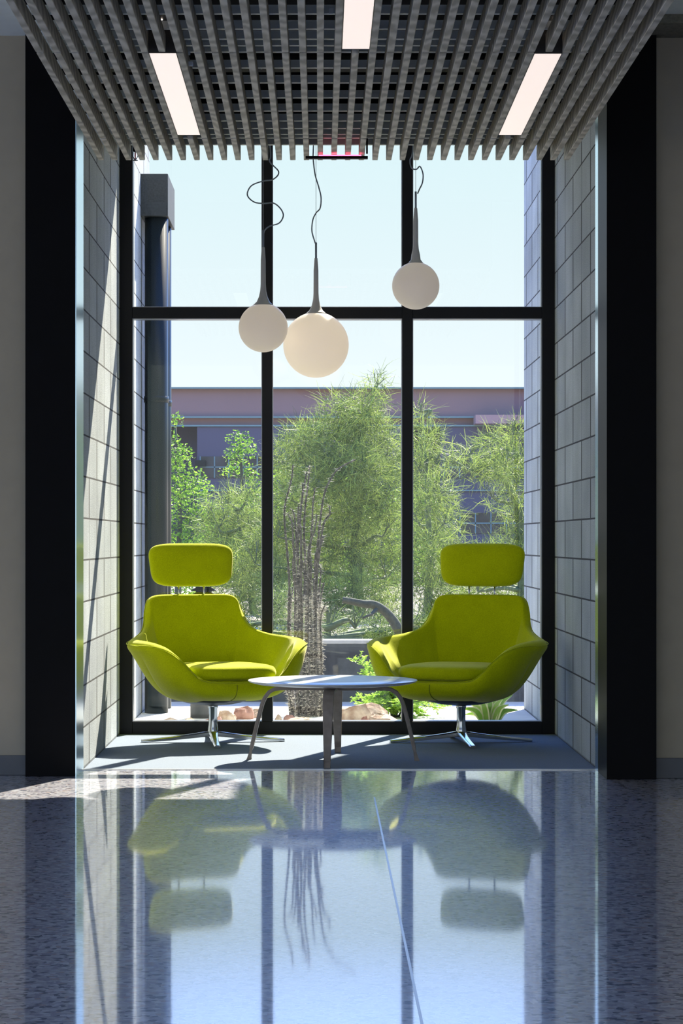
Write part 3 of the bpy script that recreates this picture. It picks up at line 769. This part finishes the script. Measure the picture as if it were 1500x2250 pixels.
def leafy_tree(name, lab, d, clumps, trunk, mat, dens=.03, ls=.055, seed=1, thick=1.2, group='broadleaf trees'):
    r_ = np.random.default_rng(seed)
    t = thing(name, lab, 'tree', (*at(trunk[0][0], 1400, d).xy, -.05), 0, group); o_ = np.array(t.location)
    P, C = cluster_pts(clumps, d, dens, thick, r_); n = len(P)
    A = r_.normal(size=(n, 3)); A[:, 2] *= .6; A /= np.linalg.norm(A, axis=1, keepdims=True)
    S = np.cross(A, r_.normal(size=(n, 3))); S /= np.linalg.norm(S, axis=1, keepdims=True)
    L = (r_.uniform(.6, 1.3, n)*ls)[:, None]
    V = np.stack([P-A*L*.5, P+S*L*.24, P+A*L*.5, P-S*L*.24], 1).reshape(-1, 3); Fq = np.arange(n*4).reshape(-1, 4)
    o = np_mesh('foliage', V-o_, Fq, mat, t); o['kind'] = 'stuff'
    mb = MB(); ov = Vector(t.location)
    tp = [Vector(at(px, py, d))-ov for (px, py) in trunk]; tp[0].z = 0; cv = catmull(tp, 4)
    mb.tube(cv, list(np.linspace(.07, .02, len(cv))), 8)
    for c in clumps:
        a = Vector(at(c[0], c[1], d))-ov; b = Vector(cv[min(range(len(cv)), key=lambda i: (Vector(cv[i])-a).length)])
        mb.tube([b, (a+b)/2, a], [.018, .012, .006], 5, False)
    mb.build('trunk', M['bark'], t, True)
    return t

airy_tree('palo_verde_tree', 'big airy green desert tree in the centre panes, its thin top above the building', 34.0,
  [(830,845,30,38,.35),(800,900,55,45,.8),(735,900,40,35,.6),(800,950,70,50),(730,965,70,50),(665,965,55,40,.9),(630,1010,45,45,.9),(850,1000,50,55,.9),(780,1030,80,60),(700,1050,80,60),
   (640,1100,60,60),(850,1090,60,60),(770,1120,80,60),(690,1150,80,60),(610,1180,60,60),(840,1180,70,60),(760,1220,80,60),(680,1250,80,60),(850,1270,60,60),(780,1310,80,55),(700,1330,70,50,.9),(850,1350,50,45,.8),(620,1290,60,60),(560,1240,60,60),(600,1370,60,40,.8)],
  [(790,1410,0,.11),(786,1290,0,.075),(780,1180,.1,.06),(792,1080,0,.05),(783,1000,0,.042),(808,920,0,.025),(825,850,0,.010)], M['twig'], .12, (.17,.0062), 3)
airy_tree('palo_verde_tree', 'airy drooping desert tree in the left pane behind the left chair headrest', 37.0,
  [(500,1110,50,35,.7),(480,1160,55,45),(540,1100,45,40,.7),(550,1170,60,55),(500,1220,60,50),(560,1290,60,55),(510,1290,50,50),(470,1250,45,50),(540,1360,60,40)],
  [(560,1410,0,.07),(555,1330,0,.06),(545,1250,0,.045),(530,1180,0,.03),(520,1120,0,.012)], M['twig'], .10, (.18,.006), 4)
airy_tree('palo_verde_tree', 'airy green desert tree in the right pane beside the right mullion', 30.0,
  [(925,905,28,22,.6),(935,960,45,35,.8),(920,1030,40,50),(960,1010,45,35,.6),(950,1090,55,50),(920,1150,50,50),(975,1150,50,45,.8),(940,1210,60,50),(990,1230,50,50,.9),(930,1280,60,50),(980,1310,60,45),(1010,1270,50,40,.8),(950,1370,60,40)],
  [(935,1410,0,.07),(940,1320,0,.055),(945,1230,0,.045),(940,1130,0,.035),(935,1020,0,.02),(928,920,0,.008)], M['twig'], .10, (.17,.006), 5)
airy_tree('palo_verde_tree', 'airy pale green desert tree at the right pane edge by the outer block wall', 26.0,
  [(1130,960,40,35,.9),(1080,975,40,28,.8),(1030,1000,40,22,.6),(1000,1015,28,16,.5),(1110,1020,50,35),(1060,1040,45,28,.9),(1130,1070,40,45,.8),(1090,1100,30,30,.5),(1135,1150,35,45,.8),(1120,1210,55,40),(1060,1230,55,35),(1110,1280,60,50),(1050,1300,50,50),(1120,1360,60,50),(1040,1370,50,45)],
  [(1150,1410,0,.09),(1150,1300,0,.07),(1148,1180,0,.06),(1135,1110,0,.045),(1110,1060,0,.03),(1060,1020,0,.012)], M['twig'], .09, (.17,.0062), 6)
airy_tree('desert_shrub', 'dark green airy undergrowth behind the garden wall in the centre', 20.0,
  [(620,1330,40,50),(660,1380,50,45),(720,1385,50,40),(780,1380,60,40),(840,1385,50,40),(900,1385,50,40),(960,1390,50,40),(600,1400,50,40),(540,1400,50,30),(460,1390,60,45),(370,1390,60,45),(270,1390,60,45),(170,1385,60,45),(1040,1390,60,45),(1140,1390,60,45),(1240,1390,60,45),(1340,1385,60,45)],
  [(720,1420,0,.03),(722,1380,0,.02),(720,1340,0,.01)], M['twig_dark'], .09, (.13,.007), 8, group='undergrowth behind the garden wall')
leafy_tree('broadleaf_tree', 'bright green leafy tree at the left pane edge beside the drainpipe', 42.0,
  [(385,925,22,22,.7),(375,965,22,20,.8),(395,1000,35,30),(375,1030,35,35),(420,1050,35,28),(390,1080,45,35),(440,1080,35,30),(400,1120,50,40),(450,1130,35,35),(380,1160,45,35),(430,1180,50,40),(390,1210,50,40),(460,1220,40,40),(400,1280,60,60)],
  [(390,1400),(392,1250),(395,1100),(385,940)], M['leaf_green'], .085, .065, 11)
leafy_tree('broadleaf_tree', 'bright green leafy treetop between the broadleaf tree and the left mullion, before the building windows', 46.0,
  [(525,965,32,22),(515,1000,28,25),(545,990,25,25),(530,1030,30,22),(500,1035,22,14,.8),(550,1050,28,18),(560,1085,30,25),(530,1120,40,35)],
  [(535,1400),(535,1200),(532,1080),(528,970)], M['leaf_green'], .09, .065, 12)
leafy_tree('broadleaf_tree', 'deep green leafy tree seen through the gap right of the left mullion', 48.0,
  [(615,1060,28,40),(630,1110,35,40),(600,1150,40,50),(640,1180,45,50),(660,1100,30,40),(700,1130,60,60),(820,1120,70,60),(760,1080,50,50),(900,1120,60,60),(900,1230,80,70),(760,1250,90,80),(640,1280,70,60),(560,1200,60,60),(480,1200,60,60)],
  [(620,1400),(625,1250),(625,1150),(620,1060)], M['leaf_green'], .06, .085, 13)
leafy_tree('hedge', 'dense green hedge far behind the trees at the foot of the building', 60.0,
  [(px, 1290+((i*37) % 50), 70, 90, 1) for i, px in enumerate(range(-380, 1940, 58))],
  [(700,1400),(700,1350)], M['leaf_green'], .03, .16, 14, group='hedge')

# arched dark limb
lm = thing('fallen_limb', 'thick dark arched tree limb behind the garden wall left of the right mullion', 'tree limb', (*at(820, 1400, 18.5).xy, 0))
o_ = Vector(lm.location)
pth = [(752,1318),(775,1322),(800,1327),(822,1329),(845,1343),(865,1366),(878,1392),(884,1425),(888,1470),(890,1520)]
cv = catmull([Vector(at(x, y, 18.5))-o_ for x, y in pth], 4)
MB().tube(cv, list(np.linspace(.024, .05, len(cv))), 12).build('limb', M['bark'], lm, True)
MB().tube([Vector(at(830,1336,18.5))-o_, Vector(at(815,1350,18.4))-o_, Vector(at(797,1358,18.3))-o_], [.018,.012,.008], 8).build('broken_stub', M['bark'], lm, True)

# ocotillo
oc = thing('ocotillo', 'tall bundle of thin spiny grey ocotillo canes rising just outside the centre pane', 'desert plant', (*at(675, 1577, 14.95).xy, 0))
OV = Vector(oc.location); DO = 14.95
canes = [
 [(640,1577),(636,1480),(633,1380),(634,1290),(632,1230),(626,1150),(627,1110),(632,1080),(638,1050),(643,1021)],
 [(692,1577),(690,1440),(690,1310),(694,1240),(701,1180),(708,1130),(712,1085),(724,1055),(745,1030),(778,1010)],
 [(662,1577),(660,1450),(658,1330),(655,1240),(656,1160),(660,1110),(666,1080),(671,1040),(674,1038)],
 [(668,1577),(666,1450),(663,1330),(662,1240),(660,1180),(657,1140),(662,1090),(663,1062)],
 [(672,1577),(670,1450),(672,1330),(670,1250),(668,1180),(672,1120),(676,1070),(678,1040),(677,1022)],
 [(680,1577),(678,1460),(680,1340),(681,1250),(683,1190),(684,1150),(685,1110),(694,1072)],
 [(652,1577),(650,1450),(646,1330),(648,1240),(646,1190),(640,1150),(632,1128)],
 [(656,1577),(650,1440),(648,1310),(648,1240),(652,1200),(650,1140),(643,1120)],
 [(700,1577),(698,1460),(696,1360),(700,1300),(704,1255),(700,1240)],
 [(704,1577),(704,1480),(700,1390),(704,1330),(710,1280)],
 [(706,1577),(708,1500),(704,1420),(704,1360),(711,1330)],
 [(688,1577),(684,1450),(684,1330),(683,1240),(676,1200)],
 [(686,1577),(688,1440),(692,1300),(696,1220),(704,1190),(711,1178)],
 [(694,1577),(694,1440),(696,1320),(700,1220),(712,1150),(723,1130),(722,1110)],
 [(658,1577),(654,1460),(655,1360),(657,1280),(660,1200),(655,1150),(657,1110)],
 [(676,1577),(674,1450),(676,1330),(676,1250),(681,1210),(694,1160),(697,1130)],
 [(646,1577),(634,1530),(624,1500)],
 [(650,1577),(644,1520),(640,1440),(641,1360),(644,1290)],
 [(664,1577),(668,1470),(662,1380),(668,1290),(664,1230)],
 [(684,1577),(680,1480),(686,1380),(680,1290),(686,1230)],
 [(696,1577),(700,1490),(692,1400),(690,1320),(688,1270)],
 [(674,1577),(680,1490),(674,1400),(678,1310)]]
ro = np.random.default_rng(5); SP = []; SD = []
for i, c in enumerate(canes):
    dd = ro.uniform(-.12, .12)
    cv = catmull([Vector(at(x+ro.normal()*1.6, y, DO+dd*(1 if k else .5)))-OV for k, (x, y) in enumerate(c)], 5)
    long_ = len(c) > 6
    rb = .0105 if i < 16 else .0095
    ra = [max(.0045, rb*(1-.62*(k/(len(cv)-1)))*(1+.12*ro.normal())) for k in range(len(cv))]
    MB().tube(cv, ra, 8).build('cane', M['cane'], oc, True)
    for k in range(len(cv)-1):
        a, b = Vector(cv[k]), Vector(cv[k+1]); low = (a.z < .75)
        for q in range(22 if low else 3):
            u = ro.uniform(); SP.append(tuple(a.lerp(b, u))); SD.append(tuple(ro.normal(size=3)*np.array((1,1,.35))))
SP = np.array(SP); SD = np.array(SD)
V, Fq = strips(SP, SD, ro.uniform(.022, .042, len(SP)), np.full(len(SP), .0038), .1, 2, ro)
o = np_mesh('spines', V, Fq, M['spine'], oc); o['kind'] = 'stuff'

# leafy shrub (feathery)
def feather_shrub(base, tips, lab, seed):
    r_ = np.random.default_rng(seed); d = base[2]
    t = thing('feathery_shrub', lab, 'shrub', (*at(base[0], base[1], d).xy, 0)); o_ = Vector(t.location)
    mb = MB(); P = []; D = []
    for (x, y, dd) in tips:
        b = Vector(at(base[0]+r_.normal()*5, base[1], d))-o_; b.z = 0; e = Vector(at(x, y, d+dd))-o_
        mid = b.lerp(e, .5)+Vector((-(e.x-b.x)*.22, 0, .05)); cv = catmull([b, mid, e], 8)
        mb.tube(cv, list(np.linspace(.006, .002, len(cv))), 5, False)
        for k in range(4, len(cv)):
            p = Vector(cv[k]); ax = (Vector(cv[min(k+1,len(cv)-1)])-Vector(cv[k-1])).normalized()
            for q in range(3):
                sd = Vector((r_.normal(), r_.normal(), r_.normal()*.4)).normalized(); L_ = r_.uniform(.03, .065)
                dv = (ax*.6+sd).normalized()
                for m in range(7):
                    pp = p+dv*L_*(m+1)/7
                    for sgn in (-1, 1):
                        P.append(tuple(pp)); w = dv.cross(Vector((r_.normal()*.3,r_.normal()*.3,1))).normalized()*sgn; D.append(tuple(w+dv*.5))
    mb.build('stem', M['bark'], t, True)
    P = np.array(P); D = np.array(D); V, Fq = strips(P, D, r_.uniform(.012, .022, len(P)), np.full(len(P), .0085), .2, 2, r_)
    o = np_mesh('foliage', V, Fq, M['leaf_bright'], t); o['kind'] = 'stuff'
feather_shrub((868, 1577, 14.9), [(785,1450,.1),(800,1480,0),(810,1465,.1),(830,1500,-.1),(792,1545,0),(782,1535,.15),(810,1555,-.1),(815,1530,.1),(835,1545,-.15),(850,1520,.1),(860,1500,0),(880,1525,.1),(900,1535,-.1),(925,1530,0),(945,1545,.1),(980,1545,0),(960,1555,-.1),(920,1560,.15),(900,1570,-.1),(940,1575,.1),(880,1545,-.2),(855,1480,.2),(895,1500,.1),(840,1560,-.2)],
   'bright green feathery shrub outside the window between table and right chair', 21)

# agave
ag = thing('agave', 'green and cream striped agave outside the window below the right chair', 'desert plant', (*at(1075, 1590, 14.45).xy, 0)); AO = Vector(ag.location)
ra_ = np.random.default_rng(31)
tips = [(1126,1526),(1018,1538),(1030,1530),(1047,1532),(1062,1526),(1078,1524),(1092,1528),(1104,1535),(1118,1548),(1010,1556),(1020,1570),(1138,1560),(1110,1560),(1040,1550),(1090,1545),(1060,1545)]
for i, (x, y) in enumerate(tips):
    e = Vector(at(x, y, 14.45+ra_.uniform(-.12, .12)))-AO; b = Vector(((x-1075)*.0006, 0, .0))
    mid = b.lerp(e, .5)+Vector((-(e.x)*.12, 0, .03)); cv = [Vector(p) for p in catmull([b, mid, e], 6)]
    n = len(cv); W = [.026*(1-(k/(n-1))**2.2)*(.75+.25*min(1, k/4)) +.0008 for k in range(n)]
    side = Vector((1, ra_.uniform(-.5, .5), -e.x/max(.05, e.z)*.5)).normalized()
    m1 = MB(); m2 = MB()
    def ribbon(mb, a0, a1, th):
        rg = []
        for k in range(n):
            w = W[k]; p = cv[k]; dp = Vector((0, .006*(1-abs(a0+a1)/2), 0))
            nrm = Vector((0, -1, .2)).normalized()*th
            q0, q1 = p+side*w*a0, p+side*w*a1
            q0 = q0-Vector((0, abs(a0)*w*.5, 0)); q1 = q1-Vector((0, abs(a1)*w*.5, 0))
            rg.append([q0+nrm, q1+nrm, q1-nrm, q0-nrm])
        mb.sweep(rg)
    ribbon(m1, -.62, .62, .0015); lf = m1.build('leaf', M['agave'], ag)
    ribbon(m2, -1, -.62, .0012); ribbon(m2, .62, 1, .0012); ed = m2.build('leaf_margin', M['agave_edge'], lf); ed['label'] = 'cream leaf margin'

# building
bd = thing('office_building', 'long mauve and purple two storey building with teal trim behind the trees', 'building', (0, 120, -.05))
S = 120/F
def zx(px): return (px-PX)*S
def zz(py): return EYE+(PY-py)*S+.05
B('wall', M['building_low'], (-40, 40, 2, 14, 0, zz(936)), parent=bd)
B('parapet', M['building_up'], (-40, 40, .3, 14, zz(936)+.001, zz(853)), parent=bd)
B('bay', M['building_low'], (zx(433), zx(905), 0, 2, 0, zz(938)), parent=bd)
B('bay', M['building_low'], (zx(967), zx(1400), 0, 2, 0, zz(938)), parent=bd)
B('bay', M['building_low'], (-40, zx(330), 0, 2, 0, zz(938)), parent=bd)
for y_ in (917, 936, 853): B('trim_line', M['building_trim'], (-40, 40, .22-.3, .32, zz(y_)-.03, zz(y_)+.05), parent=bd)
B('roof_box', M['building_pink_sunlit'], (zx(1040), zx(1300), -1.6, 0.2, zz(934), zz(915)), parent=bd)
def bwin(x0, x1, ya, yb, nx):
    w = B('window', M['building_glass'], (x0, x1, -.05, .02, zz(yb), zz(ya)), parent=bd)
    fr = MB(); dx = (x1-x0)/nx
    for i in range(nx+1): fr.box(x0+i*dx-.03, x0+i*dx+.03, -.09, -.04, zz(yb), zz(ya))
    zm = (zz(ya)+zz(yb))/2+.0; fr.box(x0, x1, -.09, -.04, zm-.03, zm+.03)
    fr.build('window_frame', M['building_trim'], w)
bwin(zx(440), zx(690), 1003, 1050, 8); bwin(zx(740), zx(900), 1003, 1050, 5); bwin(zx(975), zx(1180), 1003, 1050, 6)
bwin(zx(440), zx(690), 1127, 1172, 8); bwin(zx(740), zx(900), 1127, 1172, 5); bwin(zx(1010), zx(1180), 1127, 1172, 5)
B('ledge', M['building_trim'], (zx(433), zx(905), -.12, 0, zz(1078)-.03, zz(1078)+.04), parent=bd); B('ledge', M['building_trim'], (zx(967), zx(1400), -.12, 0, zz(1078)-.03, zz(1078)+.04), parent=bd)
for px, py, w_ in ((442, 1019, 22), (374, 952, 10)):
    p = (zx(px), -1.2, zz(py)); B('wall_lamp', M['frame_metal'], (p[0]-w_*S/2, p[0]+w_*S/2, -1.2, -.05, p[2]-.14, p[2]+.14), parent=bd)
